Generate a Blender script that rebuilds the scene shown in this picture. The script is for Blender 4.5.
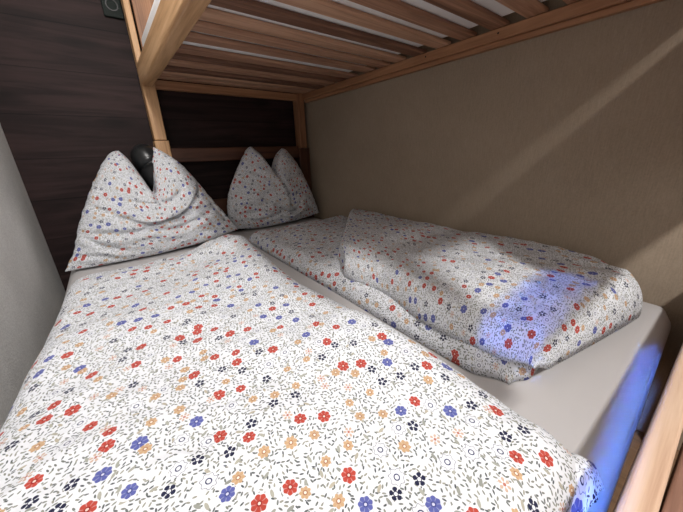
import bpy, bmesh, math, random
from mathutils import Vector, Matrix, noise
random.seed(4)
PI = math.pi
for o in list(bpy.data.objects): bpy.data.objects.remove(o)
S = bpy.context.scene
C = S.collection

# ------------------------------------------------------------------ camera
cam_d = bpy.data.cameras.new('camera'); cam = bpy.data.objects.new('camera', cam_d); C.objects.link(cam)
Rm = Matrix(((0.78378925, 0.23207172, -0.5760357), (-0.62003577, 0.24004405, -0.74695013), (-0.03507205, 0.94261422, 0.33203671)))
cam.matrix_world = Matrix.Translation((0, 0, .95)) @ Rm.to_4x4()
cam_d.sensor_fit = 'HORIZONTAL'; cam_d.sensor_width = 36.0
cam_d.lens = 290.755 / 683 * 36.0
cam_d.clip_start = .01
S.camera = cam

# ------------------------------------------------------------------ world and light
W = bpy.data.worlds.new('world'); S.world = W; W.use_nodes = True
bg = W.node_tree.nodes['Background']; bg.inputs[0].default_value = (1.0, .97, .94, 1); bg.inputs[1].default_value = .16
def area(name, loc, target, size, power, color, spread=PI):
    d = bpy.data.lights.new(name, 'AREA'); d.shape = 'SQUARE'; d.size = size; d.energy = power; d.color = color; d.spread = spread
    o = bpy.data.objects.new(name, d); C.objects.link(o); o.location = loc
    o.rotation_euler = (Vector(target) - Vector(loc)).to_track_quat('-Z', 'Y').to_euler()
    return o
area('ceiling_lamp_light', (.12, -.80, 2.12), (.5, .55, .6), .10, 26, (1.0, .975, .945))
area('left_side_fill', (.30, -1.5, 1.35), (-.1, 1.3, .7), .8, 4.5, (1.0, .985, .97))  # added soft fill to lift the left wall and pillow
area('overhead_lamp_light', (-.02, .75, 2.30), (-.04, .85, 0), .30, 10, (1.0, .975, .945))
def beam(name, y, wy, wx, x0, z0, power):
    d = bpy.data.lights.new(name, 'AREA'); d.shape = 'RECTANGLE'; d.size = wx; d.size_y = wy; d.energy = power; d.color = (.11, .28, 1.0); d.spread = math.radians(2.5)
    o = bpy.data.objects.new(name, d); C.objects.link(o); o.location = (x0, y, z0)
    o.rotation_euler = (0, -math.atan2(.95, .86), 0)
beam('blue_strip_beam', .19, .10, .34, -.22, 1.42, .085)  # added narrow beam that lays the blue band on the folded duvet
beam('blue_strip_beam_low', -.002, .026, .46, -.22, 1.22, .15)  # second added beam, for the blue strip along the mattress foot edge
S.view_settings.view_transform = 'Standard'; S.view_settings.look = 'None'
S.view_settings.gamma = 1; S.view_settings.use_curve_mapping = False
S.view_settings.exposure = 0.30

# ------------------------------------------------------------------ node helpers
class NT:
    def __init__(s, name):
        s.m = bpy.data.materials.new(name); s.m.use_nodes = True
        s.t = s.m.node_tree; s.n = s.t.nodes; s.l = s.t.links
        s.b = s.n['Principled BSDF']
    def node(s, t, **k):
        n = s.n.new(t)
        for a, b in k.items(): setattr(n, a, b)
        return n
    def put(s, sock, v):
        if isinstance(v, X): v = v.o
        if isinstance(v, (int, float)): sock.default_value = v
        elif isinstance(v, tuple): sock.default_value = v
        else: s.l.new(v, sock)
    def math(s, op, a, b=0.0, c=None, clamp=False):
        n = s.node('ShaderNodeMath', operation=op, use_clamp=clamp)
        s.put(n.inputs[0], a)
        s.put(n.inputs[1], b)
        if c is not None: s.put(n.inputs[2], c)
        return X(s, n.outputs[0])
    def mix(s, f, a, b):
        n = s.node('ShaderNodeMix', data_type='RGBA')
        s.put(n.inputs['Factor'], f); s.put(n.inputs['A'], a) if False else None
        s.put(n.inputs[6], a); s.put(n.inputs[7], b)
        return n.outputs[2]
    def noise(s, vec, scale, detail=3, rough=.5, dist=0):
        n = s.node('ShaderNodeTexNoise'); s.put(n.inputs['Vector'], vec)
        n.inputs['Scale'].default_value = scale; n.inputs['Detail'].default_value = detail
        n.inputs['Roughness'].default_value = rough; n.inputs['Distortion'].default_value = dist
        return X(s, n.outputs[0])
    def coord(s, out='Object'): return s.node('ShaderNodeTexCoord').outputs[out]
    def mapping(s, vec, scale=(1, 1, 1), loc=(0, 0, 0), rot=(0, 0, 0)):
        n = s.node('ShaderNodeMapping'); s.l.new(vec, n.inputs[0])
        s.put(n.inputs['Location'], loc); n.inputs['Rotation'].default_value = rot; n.inputs['Scale'].default_value = scale
        return n.outputs[0]
    def ramp(s, f, stops):
        n = s.node('ShaderNodeValToRGB'); s.put(n.inputs[0], f)
        e = n.color_ramp.elements
        while len(e) < len(stops): e.new(.5)
        for el, (p, c) in zip(e, stops): el.position = p; el.color = (*c, 1)
        return n.outputs[0]
    def bump(s, h, strength, dist=.002):
        n = s.node('ShaderNodeBump'); s.put(n.inputs['Height'], h)
        n.inputs['Strength'].default_value = strength; n.inputs['Distance'].default_value = dist
        s.l.new(n.outputs[0], s.b.inputs['Normal'])
class X:
    def __init__(s, t, o): s.t = t; s.o = o
    def __add__(s, b): return s.t.math('ADD', s, b)
    def __sub__(s, b): return s.t.math('SUBTRACT', s, b)
    def __mul__(s, b): return s.t.math('MULTIPLY', s, b)
    def __truediv__(s, b): return s.t.math('DIVIDE', s, b)
    def lt(s, b): return s.t.math('LESS_THAN', s, b)
    def gt(s, b): return s.t.math('GREATER_THAN', s, b)
    def f(s, op, b=0.0, c=None): return s.t.math(op, s, b, c)

def wood(name, axis, cols, rough=.45, scale=1.0, bump=.15, SPREAD=.16):
    t = NT(name)
    oi = t.node('ShaderNodeObjectInfo')
    rnd = X(t, oi.outputs['Random'])
    cmb = t.node('ShaderNodeCombineXYZ'); 
    for i in range(3): t.put(cmb.inputs[i], rnd * (7.3 + 3 * i))
    sc = [28 * scale] * 3; sc[axis] = 1.6 * scale
    v = t.mapping(t.coord(), tuple(sc), cmb.outputs[0])
    n1 = t.noise(v, 1.0, 5, .62, 1.2)
    sc2 = [160 * scale] * 3; sc2[axis] = 5 * scale
    v2 = t.mapping(t.coord(), tuple(sc2), cmb.outputs[0])
    n2 = t.noise(v2, 1.0, 3, .6)
    f = n1 * .75 + n2 * .25 + (rnd - .5) * SPREAD
    t.l.new(t.ramp(f, [(.30, cols[0]), (.50, cols[1]), (.70, cols[2])]), t.b.inputs['Base Color'])
    t.b.inputs['Roughness'].default_value = rough
    t.bump(n2, bump, .001)
    return t.m
ALD = [(.34, .175, .080), (.58, .345, .175), (.72, .48, .28)]
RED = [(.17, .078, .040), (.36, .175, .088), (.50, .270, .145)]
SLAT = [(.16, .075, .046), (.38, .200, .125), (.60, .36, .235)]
wood_x = wood('alder_wood_x', 0, ALD); wood_y = wood('alder_wood_y', 1, ALD); wood_z = wood('alder_wood_z', 2, ALD)
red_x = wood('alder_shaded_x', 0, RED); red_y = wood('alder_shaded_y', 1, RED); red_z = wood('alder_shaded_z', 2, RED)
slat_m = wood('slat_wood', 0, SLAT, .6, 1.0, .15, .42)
DK = [(.022, .008, .005), (.070, .024, .012), (.115, .045, .022)]  # dark red-brown wood for the headboard rails and right lower post
dark_x = wood('dark_wood_x', 0, DK); dark_z = wood('dark_wood_z', 2, DK)
foot_m = wood('footboard_wood', 0, [(.30, .16, .10), (.55, .38, .27), (.66, .50, .38)])
brown_foot = wood('brown_ledge_wood', 0, [(.16, .08, .055), (.26, .14, .10), (.33, .19, .14)])

def back_wall_mat():
    t = NT('dark_laminate')
    co = t.coord()
    v = t.mapping(co, (1.6, 1, 22))
    n1 = t.noise(v, 1.0, 5, .62, .8)
    v2 = t.mapping(co, (.9, 1, 5), (3, 0, 1))
    n2 = t.noise(v2, 1.0, 3, .5, .4)
    sp = t.node('ShaderNodeSeparateXYZ'); t.l.new(co, sp.inputs[0])
    z = X(t, sp.outputs[2])
    fr = (z / .195).f('FRACT')
    pl = (z / .195).f('FLOOR')
    joint = fr.lt(.022)
    tone = (pl * 12.9898).f('SINE').f('MULTIPLY', 43758.5).f('FRACT')
    # knots
    vo = t.node('ShaderNodeTexVoronoi'); t.l.new(t.mapping(co, (2.1, 1, 6.5)), vo.inputs['Vector']); vo.inputs['Scale'].default_value = 1
    knot = (X(t, vo.outputs['Distance'])).f('MULTIPLY', 5.0).f('SUBTRACT', .25)
    knot = t.math('MAXIMUM', t.math('SUBTRACT', 1.0, knot), 0.0)
    f = n1 * .6 + n2 * .4 + (tone - .5) * .10 - knot * .22 - joint * .18
    t.l.new(t.ramp(f, [(.24, (.004, .002, .002)), (.45, (.016, .0082, .0082)), (.70, (.046, .025, .024))]), t.b.inputs['Base Color'])
    t.b.inputs['Roughness'].default_value = .6; t.b.inputs['Specular IOR Level'].default_value = .18
    t.bump(n1 - joint * 1.0, .12, .001)
    return t.m
def plaster(name, c1, c2, bs, br, streak=False):
    t = NT(name); co = t.coord()
    n1 = t.noise(co, 2.2, 4, .6)
    n2 = t.noise(co, 170, 4, .65)
    f = n1 * .5 + n2 * .5
    if streak:
        n3 = t.noise(t.mapping(co, (300, 300, 22)), 1.0, 3, .6)
        f = n1 * .35 + n2 * .30 + n3 * .35
    t.l.new(t.ramp(f, [(.34, c1), (.66, c2)]), t.b.inputs['Base Color'])
    t.b.inputs['Roughness'].default_value = .9
    t.b.inputs['Specular IOR Level'].default_value = .2
    t.bump(n2, bs, br)
    return t.m
grey_wall = plaster('grey_plaster', (.56, .56, .555), (.86, .86, .845), .7, .003)
beige_wall = plaster('beige_woven_wallcovering', (.27, .212, .158), (.40, .322, .244), .35, .0015, True)
floor_m = wood('floor_wood', 1, [(.10, .06, .04), (.2, .12, .07), (.28, .17, .1)])
ceil_m = plaster('ceiling_plaster', (.62, .60, .58), (.70, .68, .66), .2, .001)

def sheet_mat(name, col, rough=.85):
    t = NT(name); co = t.coord()
    n1 = t.noise(co, 3.0, 3, .5); n2 = t.noise(co, 900, 2, .5)
    d = tuple(c * .88 for c in col)
    t.l.new(t.mix(n1, (*d, 1), (*col, 1)), t.b.inputs['Base Color'])
    t.b.inputs['Roughness'].default_value = rough; t.b.inputs['Specular IOR Level'].default_value = .15
    t.bump(n2, .2, .0006)
    return t.m
sheet_m = sheet_mat('grey_jersey_sheet', (.52, .50, .50))
white_m = sheet_mat('white_mattress_ticking', (.95, .94, .95))
black_m = NT('black_plastic'); black_m.b.inputs['Base Color'].default_value = (.012, .013, .014, 1); black_m.b.inputs['Roughness'].default_value = .28; black_m = black_m.m
greyblk = NT('dark_grey_plastic'); greyblk.b.inputs['Specular IOR Level'].default_value = .15; greyblk.b.inputs['Base Color'].default_value = (.012, .017, .015, 1); greyblk.b.inputs['Roughness'].default_value = .6; greyblk = greyblk.m
chrome = NT('chrome'); chrome.b.inputs['Base Color'].default_value = (.7, .7, .7, 1); chrome.b.inputs['Metallic'].default_value = 1; chrome.b.inputs['Roughness'].default_value = .25; chrome = chrome.m
hole_m = NT('dark_hole'); hole_m.b.inputs['Base Color'].default_value = (.01, .006, .004, 1); hole_m = hole_m.m

def floral(name='floral_cotton'):
    """white cotton with small six-petalled flowers and grey-green leaf dashes; UVs are in metres"""
    t = NT(name)
    uv = t.coord('UV')
    def vor(scale, rnd, off):
        m = t.mapping(uv, (scale, scale, scale), off)
        n = t.node('ShaderNodeTexVoronoi', voronoi_dimensions='2D', feature='F1'); t.l.new(m, n.inputs['Vector'])
        n.inputs['Scale'].default_value = 1; n.inputs['Randomness'].default_value = rnd
        s = t.node('ShaderNodeVectorMath', operation='SUBTRACT'); t.l.new(m, s.inputs[0]); t.l.new(n.outputs['Position'], s.inputs[1])
        q = t.node('ShaderNodeSeparateXYZ'); t.l.new(s.outputs[0], q.inputs[0])
        c = t.node('ShaderNodeSeparateColor'); t.l.new(n.outputs['Color'], c.inputs[0])
        x, y = X(t, q.outputs[0]) / scale, X(t, q.outputs[1]) / scale   # metres
        return x, y, X(t, c.outputs[0]), X(t, c.outputs[1]), X(t, c.outputs[2])
    def layer(base, mask, col): return t.mix(mask, base, (*col, 1))
    base = t.mix(t.noise(uv, 40, 2), (.66, .675, .72, 1), (.73, .745, .785, 1))
    # ---- flowers
    x, y, r1, r2, r3 = vor(1 / .0365, .82, (0, 0, 0))
    r = (x * x + y * y).f('SQRT')
    th = y.f('ARCTAN2', x) + r2 * 6.28
    mm = r * 1000.0
    size = r3 * .25 + .86
    pet = (th * 7.0).f('COSINE')
    R = (pet * .7 + 9.6) * size           # lobed outline, mm
    inside = mm.lt(R)
    near = mm.lt(R + 1.2)
    def sel(a, b): return r1.gt(a) * r1.lt(b)
    red, blue, navy, tan, daisy, pale = sel(-1, .20), sel(.20, .32), sel(.32, .50), sel(.50, .68), sel(.68, .86), sel(.86, 2)
    # ---- leaves behind
    lx, ly, a1, a2, a3 = vor(1 / .0062, .85, (3.3, 1.7, 0))
    ang = a1 * 3.3 - .6
    ca, sa = ang.f('COSINE'), ang.f('SINE')
    px, py = lx * ca + ly * sa, ly * ca - lx * sa
    e = (px * 1000.0 / 2.8).f('POWER', 2.0) + (py * 1000.0 / 1.15).f('POWER', 2.0)
    far = mm.gt(t.math('ADD', (red + blue) * 10.0 + (navy + tan + pale) * 6.5 + daisy * 9.5, 1.5))
    leaf = e.lt(1.0) * far * a2.lt(.86)
    base = t.mix(leaf, base, t.ramp(a3, [(.0, (.075, .085, .095)), (.5, (.17, .185, .17)), (1.0, (.30, .30, .255))]))
    bx, by, b1, b2, b3 = vor(1 / .021, .9, (9.1, 4.2, 0))
    ang = b1 * 6.28
    ca, sa = ang.f('COSINE'), ang.f('SINE')
    px, py = bx * ca + by * sa, by * ca - bx * sa
    e = (px * 1000.0 / 5.0).f('POWER', 2.0) + (py * 1000.0 / 2.1).f('POWER', 2.0)
    leaf = e.lt(1.0) * far * b2.lt(.5)
    base = t.mix(leaf, base, t.ramp(b3, [(.0, (.24, .25, .23)), (.6, (.34, .35, .31)), (1.0, (.42, .38, .30))]))
    # ---- red and blue: full petals, small dotted heart
    groove = t.math('SUBTRACT', 1.0, pet.lt(-.88) * mm.gt(4.0) * .28)
    ring = mm.gt(1.7) * mm.lt(2.9); heart = mm.lt(1.7)
    for m, col, rg, ht in ((red, (.42, .062, .045), (.22, .015, .015), (.75, .55, .5)), (blue, (.100, .115, .34), (.05, .06, .20), (.55, .55, .70))):
        k = m * inside
        base = t.mix(k * groove, base, (*col, 1)); base = layer(base, k * ring, rg); base = layer(base, k * heart, ht)
    # ---- navy: ring of five petals, white heart
    seg = ((th + 20.0) / 1.25664).f('FRACT') - .5
    tx = seg * 1.25664 * 5.2
    pd = ((mm - 5.4).f('POWER', 2.0) + tx.f('POWER', 2.0)).f('SQRT')
    base = layer(base, navy * pd.lt(2.75), (.022, .024, .055))
    base = layer(base, navy * mm.gt(2.3) * mm.lt(3.4), (.03, .03, .07))
    # ---- tan: softer petals
    R2 = (pet * .8 + 7.6) * size
    k = tan * mm.lt(R2)
    base = t.mix(k * groove, base, (.50, .33, .19, 1)); base = layer(base, k * ring, (.32, .14, .09)); base = layer(base, k * heart, (.8, .72, .62))
    # ---- daisy: thin outlines only
    R3 = (pet * 1.1 + 9.3)
    line = (mm - R3).f('ABSOLUTE').lt(.42)
    base = layer(base, daisy * line, (.20, .21, .25))
    base = layer(base, daisy * (mm - 3.4).f('ABSOLUTE').lt(.75), (.045, .05, .12))
    # ---- pale pink outlined blossom
    seg6 = ((th + 20.0) / 1.0472).f('FRACT') - .5
    tx = seg6 * 1.0472 * 5.0
    pd = ((mm - 5.0).f('POWER', 2.0) * .45 + tx.f('POWER', 2.0)).f('SQRT')
    base = layer(base, pale * pd.lt(1.75), (.52, .38, .30))
    base = layer(base, pale * mm.lt(2.0), (.42, .16, .12))
    t.l.new(base, t.b.inputs['Base Color'])
    t.b.inputs['Roughness'].default_value = .9; t.b.inputs['Specular IOR Level'].default_value = .12
    n1 = t.noise(uv, 26, 3, .55, .3); n2 = t.noise(uv, 1500, 1)
    n3 = t.noise(t.mapping(uv, (9, 22, 9)), 1.0, 3, .55, .8)
    t.bump(n1 * .7 + n2 * .05 + n3 * 1.1, .55, .008)
    return t.m
floral_m = floral()

# ------------------------------------------------------------------ mesh helpers
def link(name, bm, mat, parent=None, smooth=False):
    me = bpy.data.meshes.new(name); bm.normal_update(); bm.to_mesh(me); bm.free()
    me.materials.append(mat)
    if smooth:
        for p in me.polygons: p.use_smooth = True
    o = bpy.data.objects.new(name, me); C.objects.link(o)
    if parent is not None:
        o.parent = parent; o.location = -Vector(parent.location)
    return o
def add_box(bm, a, b, bev=0.0, seg=2):
    a = Vector(a); b = Vector(b)
    vs = [bm.verts.new((x, y, z)) for x in (a.x, b.x) for y in (a.y, b.y) for z in (a.z, b.z)]
    F = [(0, 1, 3, 2), (4, 6, 7, 5), (0, 4, 5, 1), (2, 3, 7, 6), (0, 2, 6, 4), (1, 5, 7, 3)]
    fs = [bm.faces.new([vs[i] for i in f]) for f in F]
    bmesh.ops.recalc_face_normals(bm, faces=fs)
    if bev:
        es = list({e for f in fs for e in f.edges})
        bmesh.ops.bevel(bm, geom=es, offset=bev, segments=seg, profile=.5, affect='EDGES')
    return bm
def box(name, a, b, mat, parent=None, bev=0.0, seg=2):
    return link(name, add_box(bmesh.new(), a, b, bev, seg), mat, parent)
def empty(name, loc):
    o = bpy.data.objects.new(name, None); C.objects.link(o); o.location = loc; o.empty_display_size = .1
    return o
def tag(o, label, cat, group=None, kind=None):
    o['label'] = label; o['category'] = cat
    if group: o['group'] = group
    if kind: o['kind'] = kind
    return o
def struct(name, a, b, mat):
    o = box(name, a, b, mat); o['kind'] = 'structure'; return o
def lathe(bm, prof, n=32, mat=Matrix()):
    rings = []
    for r, z in prof:
        if r < 1e-6: rings.append([bm.verts.new(mat @ Vector((0, 0, z)))])
        else: rings.append([bm.verts.new(mat @ Vector((r * math.cos(2 * PI * i / n), r * math.sin(2 * PI * i / n), z))) for i in range(n)])
    for A, B in zip(rings, rings[1:]):
        if len(A) == 1 and len(B) == 1: continue
        for i in range(n):
            j = (i + 1) % n
            if len(A) == 1: bm.faces.new((A[0], B[i], B[j]))
            elif len(B) == 1: bm.faces.new((A[i], B[0], A[j]))
            else: bm.faces.new((A[i], B[i], B[j], A[j]))
    bmesh.ops.recalc_face_normals(bm, faces=bm.faces[:])
    return bm
def aim(loc, d):
    return Matrix.Translation(loc) @ Vector(d).to_track_quat('Z', 'Y').to_matrix().to_4x4()
def lerp(a, b, t): return a + (b - a) * t
def sstep(a, b, x):
    t = min(1, max(0, (x - a) / (b - a))); return t * t * (3 - 2 * t)
def poly(pts, t):
    """piecewise-smooth curve through pts, t in 0..1 (Catmull-Rom)"""
    n = len(pts) - 1; s = min(n - 1e-6, max(0, t * n)); i = int(s); f = s - i
    P = lambda k: Vector(pts[min(n, max(0, k))])
    p0, p1, p2, p3 = P(i - 1), P(i), P(i + 1), P(i + 2)
    return .5 * ((2 * p1) + (p2 - p0) * f + (2 * p0 - 5 * p1 + 4 * p2 - p3) * f * f + (3 * p1 - p0 - 3 * p2 + p3) * f ** 3)

# ------------------------------------------------------------------ the room
XL, XR, YB, YF = -.31, 1.26, 2.06, -2.0
struct('floor', (XL - .1, YF, -.1), (XR + .1, YB + .1, 0), floor_m)
struct('ceiling', (XL - .1, YF, 2.35), (XR + .1, YB + .1, 2.45), ceil_m)
struct('wall_left', (XL - .1, YF, 0), (XL, YB, 2.35), grey_wall)
struct('wall_right', (XR, YF, 0), (XR + .1, YB, 2.35), beige_wall)
struct('wall_back', (XL - .1, YB, 0), (XR + .1, YB + .1, 2.35), back_wall_mat())

# ------------------------------------------------------------------ bunk bed
bed = empty('bunk_bed', (.76, 1.0, 0))
tag(bed, 'alder wooden bunk bed with slatted upper bunk over the wide lower bed', 'bunk bed')
PX0, PX1 = .262, .322           # head-left post
ZB, ZT = 1.315, 1.412           # side rail of the upper bunk
box('upper_post', (PX0, 1.965, 1.055), (PX1, 2.03, 1.405), wood_z, bed, .004)
box('post_top', (PX0, 1.965, 1.4055), (.290, 2.03, 2.05), wood_z, bed, .004)
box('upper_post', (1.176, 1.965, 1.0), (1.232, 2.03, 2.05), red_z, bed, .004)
box('lower_post', (PX0 - .004, 1.96, .0), (PX1 + .006, 2.035, 1.052), wood_z, bed, .004)
box('lower_post', (1.160, 1.96, .0), (1.245, 2.035, .997), dark_z, bed, .004)
box('headboard_rail', (PX1 + .006, 1.97, .935), (1.160, 2.0, 1.012), dark_x, bed, .004)
box('headboard_rail', (PX1 + .006, 1.97, .60), (1.160, 2.0, .70), dark_x, bed, .004)
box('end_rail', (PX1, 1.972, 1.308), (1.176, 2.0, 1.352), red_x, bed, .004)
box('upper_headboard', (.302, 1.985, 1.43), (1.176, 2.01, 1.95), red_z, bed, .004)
def rail(name, a, b, mat, p, bev): return box(name, a, b, mat, p, bev, 3)
rail('side_rail', (.256, -.10, ZB), (.312, 1.965, ZT), wood_y, bed, .010)
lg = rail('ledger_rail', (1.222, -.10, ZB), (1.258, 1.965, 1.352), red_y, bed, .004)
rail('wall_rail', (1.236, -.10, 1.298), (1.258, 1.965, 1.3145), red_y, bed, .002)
for y in (.62, .93):
    bm = bmesh.new(); lathe(bm, [(0, .0), (.0035, .0), (.0035, .0012), (0, .0012)], 12, aim((1.2225, y, 1.336), (-1, 0, 0)))
    link('screw_hole', bm, hole_m, bed)
# foot end: rails that shade the bed
box('foot_post', (.387, -.11, .93), (.432, -.0605, 2.05), wood_z, bed, .004)  # added hanging post, out of view, placed for where its shadow falls
box('foot_post', (1.19, -.11, 0), (1.25, -.06, 2.05), wood_z, bed, .004)
box('foot_rail', (.432, -.085, ZB), (1.19, -.06, ZT), wood_x, bed, .004)
box('light_block_panel', (.65, -.080, 1.061), (1.19, -.062, 1.314), wood_x, bed, .002)  # added unseen panel, blocks the key light from the right wall
box('foot_rail', (.432, -.085, .930), (1.19, -.06, 1.06), wood_x, bed, .004)
# slats
ys = [.13, .24, .357, .475, .593, .711, .826, .942, 1.055, 1.155, 1.268, 1.41, 1.51, 1.614, 1.724, 1.82, 1.905]
first = None
random.seed(11)
for i, y in enumerate(ys):
    w = .061
    if first is None:
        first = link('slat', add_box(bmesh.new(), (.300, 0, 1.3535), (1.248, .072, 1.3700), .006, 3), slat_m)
        first.parent = bed; o = first; base_loc = -Vector(bed.location)
    else:
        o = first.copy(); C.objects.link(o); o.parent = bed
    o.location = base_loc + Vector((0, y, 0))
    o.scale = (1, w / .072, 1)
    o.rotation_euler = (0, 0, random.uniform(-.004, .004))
# footboard of the lower bed (a slight skew against the wall axes)
def skew_board(name, x0, x1, ya, yb, z0, z1, k, mat, bev):
    bm = add_box(bmesh.new(), (x0, ya, z0), (x1, yb, z1), bev, 3)
    for v in bm.verts: v.co.y += -(v.co.x - .32) * k
    return link(name, bm, mat, bed)
skew_board('footboard', -.28, 1.23, -.040, -.014, .28, .602, .034, foot_m, .004)
lb = skew_board('footboard_ledge', -.28, 1.23, -.16, -.0405, .555, .598, .060, brown_foot, .003)

# ------------------------------------------------------------------ mattresses
def rounded_slab(x0, x1, y0, y1, z0, z1, r, nx, ny, zf=None, rx=None):
    """closed slab with rounded vertical rims; zf(x,y) adds to the top, zb to the bottom"""
    bm = bmesh.new()
    prof = []
    K = 7
    cx, cy = (x0 + x1) / 2, (y0 + y1) / 2
    def grid(z, flip, rad):
        g = []
        for j in range(ny + 1):
            row = []
            for i in range(nx + 1):
                x = lerp(x0 + rad, x1 - rad, i / nx); y = lerp(y0 + rad, y1 - rad, j / ny)
                row.append((x, y, z))
            g.append(row)
        return g
    top = grid(z1, False, r); bot = grid(z0, True, r)
    def rim(g):
        return [g[0][i] for i in range(nx)] + [g[j][nx] for j in range(ny)] + [g[ny][nx - i] for i in range(nx)] + [g[ny - j][0] for j in range(ny)]
    def nrm():
        a = [Vector((0, -1, 0))] * nx + [Vector((1, 0, 0))] * ny + [Vector((0, 1, 0))] * nx + [Vector((-1, 0, 0))] * ny
        n = len(a); out = []
        for i in range(n):
            s = a[i] + a[i - 1]
            out.append(s.normalized() if a[i] != a[i - 1] else a[i])
        return out
    N = nrm(); rt = rim(top)
    zt = lambda x, y: (zf(x, y) if zf else 0)
    V = {}
    tv = [[bm.verts.new((p[0], p[1], p[2] + zt(p[0], p[1]))) for p in row] for row in top]
    bv = [[bm.verts.new(p) for p in row] for row in bot]
    for j in range(ny):
        for i in range(nx):
            bm.faces.new((tv[j][i], tv[j][i + 1], tv[j + 1][i + 1], tv[j + 1][i]))
            bm.faces.new((bv[j][i], bv[j + 1][i], bv[j + 1][i + 1], bv[j][i + 1]))
    def rimv(g): return [g[0][i] for i in range(nx)] + [g[j][nx] for j in range(ny)] + [g[ny][nx - i] for i in range(nx)] + [g[ny - j][0] for j in range(ny)]
    rings = [rimv(tv)]
    steps = [(math.sin(a), 1 - math.cos(a)) for a in [PI / 2 * k / K for k in range(1, K + 1)]]
    for s, d in steps:
        rings.append([bm.verts.new((p[0] + n.x * r * s, p[1] + n.y * r * s, z1 - r * d + zt(p[0], p[1]) * (1 - d))) for p, n in zip(rt, N)])
    for s, d in reversed(steps):
        rings.append([bm.verts.new((p[0] + n.x * r * s, p[1] + n.y * r * s, z0 + r * d)) for p, n in zip(rt, N)])
    rings.append(rimv(bv))
    n = len(rt)
    for A, B in zip(rings, rings[1:]):
        for i in range(n):
            j = (i + 1) % n
            bm.faces.new((A[i], B[i], B[j], A[j]))
    bmesh.ops.recalc_face_normals(bm, faces=bm.faces[:])
    return bm
lower = rounded_slab(-.235, 1.245, -.013, 1.95, .27, .49, .05, 60, 80,
    lambda x, y: .004 * noise.noise(Vector((x * 3, y * 3, 0))) )
m1 = link('mattress', lower, sheet_m, None, True)
tag(m1, 'wide lower mattress in a light grey fitted sheet under the floral bedding', 'mattress')
box('bed_base', (-.24, .0, .20), (1.25, 1.955, .27), wood_y, bed)
upper = rounded_slab(.290, 1.232, -.04, 1.95, 1.3710, 1.535, .05, 40, 100)
m2 = link('mattress', upper, white_m, None, True)
tag(m2, 'white upper bunk mattress seen through the slats overhead', 'mattress')

# ------------------------------------------------------------------ duvets
def add_uv_grid(bm, g, uvs):
    L = bm.loops.layers.uv.verify()
    ny, nx = len(g) - 1, len(g[0]) - 1
    for j in range(ny):
        for i in range(nx):
            f = bm.faces.new((g[j][i], g[j][i + 1], g[j + 1][i + 1], g[j + 1][i]))
            f.smooth = True
            for l, (a, b) in zip(f.loops, ((j, i), (j, i + 1), (j + 1, i + 1), (j + 1, i))): l[L].uv = uvs[a][b]
def puff(bm, corner, nx, ny, zb, T, uvo, zfun, rim=.06, p=2.2, bottom=None, uvscale=1.0, uvrot=0.0):
    """a padded quilt: corner(s,t) gives plan position, zb(x,y) the underside height, T the thickness"""
    g = []; U = []
    def par(k, n):
        # finer sampling at the rims
        a = k / n
        return .5 - .5 * math.cos(PI * a) if False else a + .0
    acc = None
    rows = []
    for j in range(ny + 1):
        row = []
        for i in range(nx + 1):
            s = .5 - .5 * math.cos(PI * i / nx); s = lerp(i / nx, s, .75)
            t = .5 - .5 * math.cos(PI * j / ny); t = lerp(j / ny, t, .75)
            x, y = corner(s, t)
            W_ = (Vector(corner(1, t)) - Vector(corner(0, t))).length; H_ = (Vector(corner(s, 1)) - Vector(corner(s, 0))).length
            ds = min(s, 1 - s) * W_; dt = min(t, 1 - t) * H_
            a = min(1, ds / rim); b = min(1, dt / rim)
            e = (max(0, 1 - (1 - a) ** p)) ** (1 / p) * (max(0, 1 - (1 - b) ** p)) ** (1 / p)
            z = zb(x, y) + T(x, y) * e + zfun(x, y, s, t) * e
            row.append(Vector((x, y, z)))
        rows.append(row)
    # arc-length style uvs
    for j in range(ny + 1):
        U.append([None] * (nx + 1))
    mid = nx // 2
    vy = [0]
    for j in range(1, ny + 1): vy.append(vy[-1] + (rows[j][mid] - rows[j - 1][mid]).length)
    cr, sr = math.cos(uvrot), math.sin(uvrot)
    for j in range(ny + 1):
        ux = [0]
        for i in range(1, nx + 1): ux.append(ux[-1] + (rows[j][i] - rows[j][i - 1]).length)
        off = ux[mid]
        for i in range(nx + 1):
            a, b = ux[i] - off, vy[j] 
            # rim columns follow their own length along y too
            U[j][i] = (uvo[0] + a * cr - b * sr, uvo[1] + a * sr + b * cr)
    g = [[bm.verts.new(v) for v in row] for row in rows]
    add_uv_grid(bm, g, U)
    # underside
    gb = []
    for j in range(ny + 1):
        row = []
        for i in range(nx + 1):
            if i in (0, nx) or j in (0, ny): row.append(g[j][i])
            else: 
                v = rows[j][i]; row.append(bm.verts.new((v.x, v.y, zb(v.x, v.y) - (.0))))
        gb.append(row)
    L = bm.loops.layers.uv.verify()
    for j in range(ny):
        for i in range(nx):
            f = bm.faces.new((gb[j][i], gb[j + 1][i], gb[j + 1][i + 1], gb[j][i + 1])); f.smooth = True
            for l, (a, b) in zip(f.loops, ((j, i), (j + 1, i), (j + 1, i + 1), (j, i + 1))): l[L].uv = U[a][b]
def bil(A, B, Cc, D):
    """A(s0,t0) B(s1,t0) C(s1,t1) D(s0,t1)"""
    A, B, Cc, D = map(Vector, (A, B, Cc, D))
    def f(s, t):
        v = A.lerp(B, s).lerp(D.lerp(Cc, s), t); return v.x, v.y
    return f
def N2(x, y, s, seed=0.0): return noise.noise(Vector((x * s, y * s, seed)))
def ridge(x, y, s, seed): return 1 - abs(noise.noise(Vector((x * s, y * s, seed)))) * 2

ZM = .492
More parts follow.
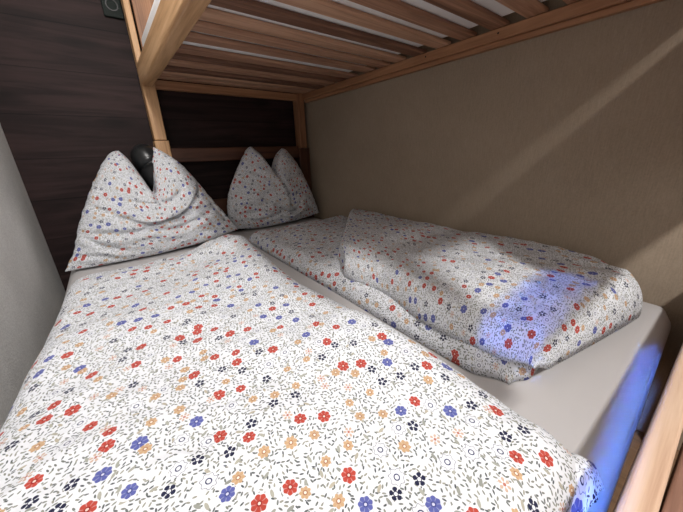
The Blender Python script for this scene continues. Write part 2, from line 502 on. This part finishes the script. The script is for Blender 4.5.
# large duvet on the left
def corL(s, t):
    xl = lerp(-.262, -.200, sstep(.2, 1, t)); xr = lerp(.455, .475, t) + .012 * math.sin(t * 9)
    x = lerp(xl, xr, s)
    yh = 1.35 + .11 * s + .06 * sstep(.62, .95, s)
    y = lerp(.012 + .02 * (1 - s) , yh, t)
    # rounded head corner on the right
    k = sstep(.86, 1, s) * sstep(.9, 1, t); y -= .07 * k; x -= .025 * k
    return x, y
def zL(x, y, s, t):
    h = .016 * N2(x, y, 3.2, 1.0) + .007 * N2(x, y, 8, 2.0) + .0035 * ridge(x, y, 13, 4.0) + .0012 * N2(x, y, 40, 6)
    h += .020 * math.exp(-((x - .36) ** 2 / .02 + (y - 1.34) ** 2 / .03))
    h += .012 * math.exp(-((y - 1.22 - x * .2) ** 2 / .0020)) * sstep(-.2, .3, x)
    return h
bm = bmesh.new()
puff(bm, corL, 130, 230, lambda x, y: ZM, lambda x, y: .082 - .012 * sstep(.35, .0, y), (0.3, .2), zL, .075, 2.0, uvrot=.25)
dv = link('duvet', bm, floral_m)
tag(dv, 'large white floral duvet spread flat over the left half of the bed', 'duvet')
# the open button end at the foot corner: a turned-out flap of the cover
def flap(name, pts, nrows, uvo, thick=.004):
    bm = bmesh.new(); g = []; U = []
    n = 14
    for j, row in enumerate(pts):
        r = []; u = []
        for i in range(n + 1):
            v = poly(row, i / n); r.append(v); u.append((uvo[0] + i * .012, uvo[1] + j * .02))
        g.append(r); U.append(u)
    # interpolate between the rows
    G = []; UU = []
    m = nrows
    for k in range(m + 1):
        t = k / m
        rr = []; uu = []
        for i in range(n + 1):
            v = poly([g[j][i] for j in range(len(g))], t); v = v + Vector((0, 0, .002 * math.sin(i * 1.3 + k * .7)))
            rr.append(v); uu.append((uvo[0] + i * .0075, uvo[1] + k * .0075))
        G.append(rr); UU.append(uu)
    V = [[bm.verts.new(v) for v in r] for r in G]
    add_uv_grid(bm, V, UU)
    o = link(name, bm, floral_m, dv)
    md = o.modifiers.new('s', 'SOLIDIFY'); md.thickness = thick
    return o
flap('cover_flap', [[(.40, .060, .512), (.425, .050, .520), (.445, .042, .515), (.462, .040, .497)],
                    [(.38, .030, .512), (.42, .024, .524), (.444, .020, .520), (.470, .018, .497)],
                    [(.33, .004, .500), (.38, .004, .512), (.415, .002, .512), (.445, .000, .495)]], 10, (2.0, 1.0))

# folded duvet on the right: a lower layer and the part folded back on top of it
bm = bmesh.new()
cR1_ = bil((.522, .148), (1.235, .15), (1.245, 1.60), (.56, 1.60))
def cR1(s, t):
    x, y = cR1_(s, t)
    k = sstep(.12, 0, s) * sstep(.07, 0, t)
    return x + .030 * k, y + .020 * k
def zR1(x, y, s, t):
    return .010 * N2(x, y, 4, 11) + .005 * ridge(x, y, 11, 12) + .002 * N2(x, y, 34, 3) - .004
puff(bm, cR1, 70, 130, lambda x, y: ZM, lambda x, y: .062, (5.0, .0), zR1, .055, 2.0, uvrot=1.2)
A0, B0, C0, D0 = Vector((.535, .132)), Vector((1.235, .020)), Vector((1.235, 1.50)), Vector((.585, .80))
def cR2(s, t):
    v = A0.lerp(B0, s).lerp(D0.lerp(C0, s), t)
    x, y = v.x, v.y
    # rounded corners, sagging seam edge
    k = sstep(.72, 1, s) * sstep(.14, 0, t); x -= .10 * k; y += .035 * k
    k = sstep(.10, 0, s) * sstep(.09, 0, t); x += .030 * k; y += .006 * k
    k = sstep(.16, 0, s) * sstep(.88, 1, t); x += .03 * k; y -= .03 * k
    x += (.010 * math.sin(t * 11 + 1)) * (1 - s)
    return x, y
def zR2(x, y, s, t):
    h = .012 * N2(x, y, 3.5, 21) + .006 * ridge(x, y, 9, 22) + .0018 * N2(x, y, 36, 5)
    # puckers where the fold gathers at the foot
    h += .004 * math.sin(x * 70 + 3 * N2(x, y, 6, 7)) * sstep(.22, .0, y - .05)
    h -= .030 * sstep(.95, 1.18, x) * sstep(.40, .05, y)
    h += .010 * math.exp(-((x - .8) ** 2 / .03 + (y - .25) ** 2 / .05))
    return h
def zb2(x, y): return lerp(.542, .500, sstep(.16, .045, y)) if True else 0
puff(bm, cR2, 100, 170, zb2, lambda x, y: .070 + .006 * sstep(.8, .2, y) + (.542 - zb2(x, y)), (7.0, 3.0), zR2, .060, 2.0, uvrot=2.9)
d2 = link('duvet', bm, floral_m)
tag(d2, 'floral duvet folded double along the beige wall on the right side of the bed', 'duvet')

# ------------------------------------------------------------------ pillows
def pillow(name, edges, y0, lean, T, uvo, folds, valleys, seed, label, n=130):
    """edges: bottom, right, top, left polylines in the (x,z) plane; the top one has the chopped V.
    folds: (curve, height) where cloth above the curve overlaps what is below; valleys: (curve, depth, width)"""
    bot, rgt, top, lft = edges
    bm = bmesh.new()
    def P(u, v):
        b, t_, l, r = poly(bot, u), poly(top, u), poly(lft, v), poly(rgt, v)
        c00, c10, c01, c11 = poly(bot, 0), poly(bot, 1), poly(top, 0), poly(top, 1)
        return b * (1 - v) + t_ * v + l * (1 - u) + r * u - (c00 * (1 - u) * (1 - v) + c10 * u * (1 - v) + c01 * (1 - u) * v + c11 * u * v)
    def dense(c): return [poly(c, k / 24) for k in range(25)]
    FO = [(dense(c), h) for c, h in folds]; VA = [(dense(c), dp, w) for c, dp, w in valleys]
    def cd(q, crease):
        best = 9; side = 1; tt = 0; n_ = len(crease) - 1
        for k in range(n_):
            a = crease[k]; ab = crease[k + 1] - a
            t = min(1, max(0, (q - a).dot(ab) / ab.length_squared)); d = (q - a - ab * t).length
            if d < best: best = d; side = 1 if ab.x * (q - a).y - ab.y * (q - a).x > 0 else -1; tt = (k + t) / n_
        return best, side, tt
    front = []; back = []; U = []
    for j in range(n + 1):
        fr = []; bk = []; uu = []
        for i in range(n + 1):
            u = lerp(i / n, .5 - .5 * math.cos(PI * i / n), .5); v = lerp(j / n, .5 - .5 * math.cos(PI * j / n), .5)
            q = P(u, v)
            du = min(u, 1 - u) * 2; dv_ = min(v, 1 - v) * 2
            e = (max(0, 1 - (1 - du) ** 2.4)) ** .62 * (max(0, 1 - (1 - dv_) ** 2.2)) ** .62
            x, z = q.x, q.y
            h = T * e; g = e ** .5
            for c, hh in FO:
                d, sd, tt = cd(q, c); env = max(0, math.sin(PI * min(1, max(0, tt * .94 + .03)))) ** .6
                dd = d * sd
                h += g * env * hh * (sstep(-.007, .005, dd) * math.exp(-max(0, dd) / .07) - .45 * math.exp(-((dd + .010) / .014) ** 2))
            for c, dp, w in VA:
                d, sd, tt = cd(q, c); env = max(0, math.sin(PI * min(1, max(0, tt * .9 + .05)))) ** .7
                h += g * env * dp * (-math.exp(-(d / w) ** 2) + .55 * math.exp(-((d - 2.2 * w) / (1.5 * w)) ** 2))
            wr = .015 * N2(x * .9, z * 2.0, 7, seed) + .010 * ridge(x * .5 + z * .3, z * 1.7, 14, seed + 3) + .006 * N2(x * .6, z * 1.3, 26, seed + 9) + .002 * N2(x, z, 46, seed)
            h += wr * g
            ly = y0 + lean * (z - .49)
            fr.append(Vector((x, ly - h, z))); bk.append(Vector((x, ly + T * .55 * e, z)))
            uu.append((uvo[0] + u * .78, uvo[1] + v * .78))
        front.append(fr); back.append(bk); U.append(uu)
    # puckered seam: nudge the outline
    F = [[bm.verts.new(p) for p in r] for r in front]
    for j in range(1, n):
        for i, sx in ((0, -1), (n, 1)):
            k = .005 * N2(F[j][i].co.z, 0, 40, seed + sx)
            for q_ in range(4):
                ii = i + q_ if sx < 0 else i - q_
                F[j][ii].co.x += k * (1 - q_ / 4)
    B = [[F[j][i] if (i in (0, n) or j in (0, n)) else bm.verts.new(back[j][i]) for i in range(n + 1)] for j in range(n + 1)]
    add_uv_grid(bm, F, U)
    L = bm.loops.layers.uv.verify()
    for j in range(n):
        for i in range(n):
            f = bm.faces.new((B[j][i], B[j + 1][i], B[j + 1][i + 1], B[j][i + 1])); f.smooth = True
            for l, (a, b) in zip(f.loops, ((j, i), (j + 1, i), (j + 1, i + 1), (j, i + 1))): l[L].uv = (U[a][b][0] + .9, U[a][b][1])
    bmesh.ops.recalc_face_normals(bm, faces=bm.faces[:])
    o = link(name, bm, floral_m)
    tag(o, label, 'pillow', 'floral pillows at the head of the bed')
    return o
pillow('pillow', (
    [(-.235, .500), (-.05, .497), (.16, .502), (.36, .515), (.555, .545)],
    [(.555, .545), (.505, .64), (.455, .73), (.405, .83), (.345, .93), (.275, .995), (.240, 1.018)],
    [(.086, 1.003), (.118, .955), (.150, .870), (.182, .775), (.196, .850), (.212, .95), (.240, 1.018)],
    [(-.235, .500), (-.185, .580), (-.150, .67), (-.105, .76), (-.052, .855), (.010, .95), (.055, .995), (.086, 1.003)]),
    1.70, .40, .100, (11.0, 2.0),
    [([(.03, .700), (.09, .676), (.152, .668), (.255, .687), (.332, .737), (.385, .80), (.410, .865)], .042),
     ([(.05, .775), (.10, .772), (.149, .760), (.186, .760)], .014)],
    [([(-.12, .775), (-.06, .752), (.00, .715), (.07, .69)], .013, .011),
     ([(-.150, .655), (-.045, .635), (.063, .632), (.15, .657)], .018, .012),
     ([(-.145, .640), (-.077, .588), (.001, .555)], .018, .011),
     ([(-.19, .56), (-.10, .545), (-.03, .52)], .012, .009),
     ([(.419, .757), (.474, .65), (.525, .577)], .020, .012),
     ([(.36, .70), (.41, .62), (.44, .56)], .015, .012),
     ([(.184, .80), (.184, .77), (.200, .745), (.250, .757), (.30, .80)], .020, .014),
     ([(.10, .64), (.22, .62), (.36, .65), (.44, .70)], .013, .012),
     ([(-.031, .813), (-.075, .765)], .008, .010)], 31,
    'white floral pillow with two peaked corners, nearer the black lamp')
pillow('pillow', (
    [(.585, .520), (.72, .500), (.90, .502), (1.08, .512), (1.225, .528)],
    [(1.225, .528), (1.20, .62), (1.165, .72), (1.125, .82), (1.075, .92), (1.025, .985), (.992, .998)],
    [(.785, 1.010), (.830, .955), (.862, .89), (.890, .822), (.912, .90), (.945, .960), (.992, .998)],
    [(.585, .520), (.550, .60), (.565, .70), (.605, .79), (.660, .88), (.720, .965), (.760, 1.008), (.785, 1.010)]),
    1.845, .13, .092, (14.0, 5.0),
    [([(.875, .86), (.905, .78), (.935, .70), (.955, .62), (1.01, .600), (1.055, .655)][::-1], .040)],
    [([(.84, .640), (.90, .600), (.97, .585), (1.05, .62)], .022, .012),
     ([(1.064, .651), (1.12, .60), (1.20, .545)], .014, .013),
     ([(.561, .697), (.637, .661), (.753, .66)], .007, .012),
     ([(.60, .60), (.70, .56), (.80, .57)], .006, .012)], 57,
    'floral pillow with two peaked corners against the headboard by the beige wall')

# ------------------------------------------------------------------ reading lamp
lamp = empty('reading_lamp', (.20, YB, .97))
tag(lamp, 'black wall reading lamp behind the left pillow beside the bed post', 'reading lamp')
bm = bmesh.new(); lathe(bm, [(0, 0), (.038, 0), (.038, .014), (.034, .02), (0, .02)], 32, aim((.185, YB, .985), (0, -1, 0)))
link('wall_plate', bm, black_m, lamp, False)
bm = bmesh.new(); lathe(bm, [(0, 0), (.010, 0), (.010, .04), (0, .04)], 20, aim((.185, YB - .018, .985), (0, -1, 0)))
link('arm', bm, black_m, lamp, True)
ax = Vector((.42, -.45, -1)).normalized(); c0 = Vector((.190, YB - .112, .985)); LS = Matrix.Scale(1.45, 4)
bm = bmesh.new(); lathe(bm, [(0, -.030), (.022, -.027), (.038, -.014), (.046, .006), (.048, .030), (.048, .050), (0, .050)], 36, aim(c0, ax) @ LS)
link('lamp_head', bm, black_m, lamp, True)
bm = bmesh.new(); lathe(bm, [(.0455, .050), (.0455, .058), (.052, .060), (.054, .085), (.053, .115), (.049, .118), (.047, .112), (0, .106)], 36, aim(c0, ax) @ LS)
link('lamp_shade', bm, black_m, lamp, True)
bm = bmesh.new(); lathe(bm, [(0, 0), (.005, 0), (.006, .012), (.004, .018), (0, .019)], 14, aim(c0 + Vector((.030, -.034, .0)), (.6, -.8, .25)))
link('switch', bm, greyblk, lamp, True)

# ------------------------------------------------------------------ wall socket
so = empty('wall_socket', (.20, YB, 1.72))
tag(so, 'dark grey wall socket high on the dark wood wall beside the upper bunk post', 'wall socket')
so_f = box('frame', (.182, YB - .014, 1.622), (.262, YB, 1.79), greyblk, so, .004)
bm = bmesh.new(); lathe(bm, [(.024, 0), (.0255, .003), (.021, .003), (.020, -.006), (0, -.006)], 32, aim((.222, YB - .0145, 1.672), (0, -1, 0)))
link('outlet_well', bm, black_m, so, False)
bm = bmesh.new(); lathe(bm, [(.024, 0), (.0255, .003), (.021, .003), (.020, -.006), (0, -.006)], 32, aim((.222, YB - .0145, 1.742), (0, -1, 0)))
link('outlet_well', bm, black_m, so, False)
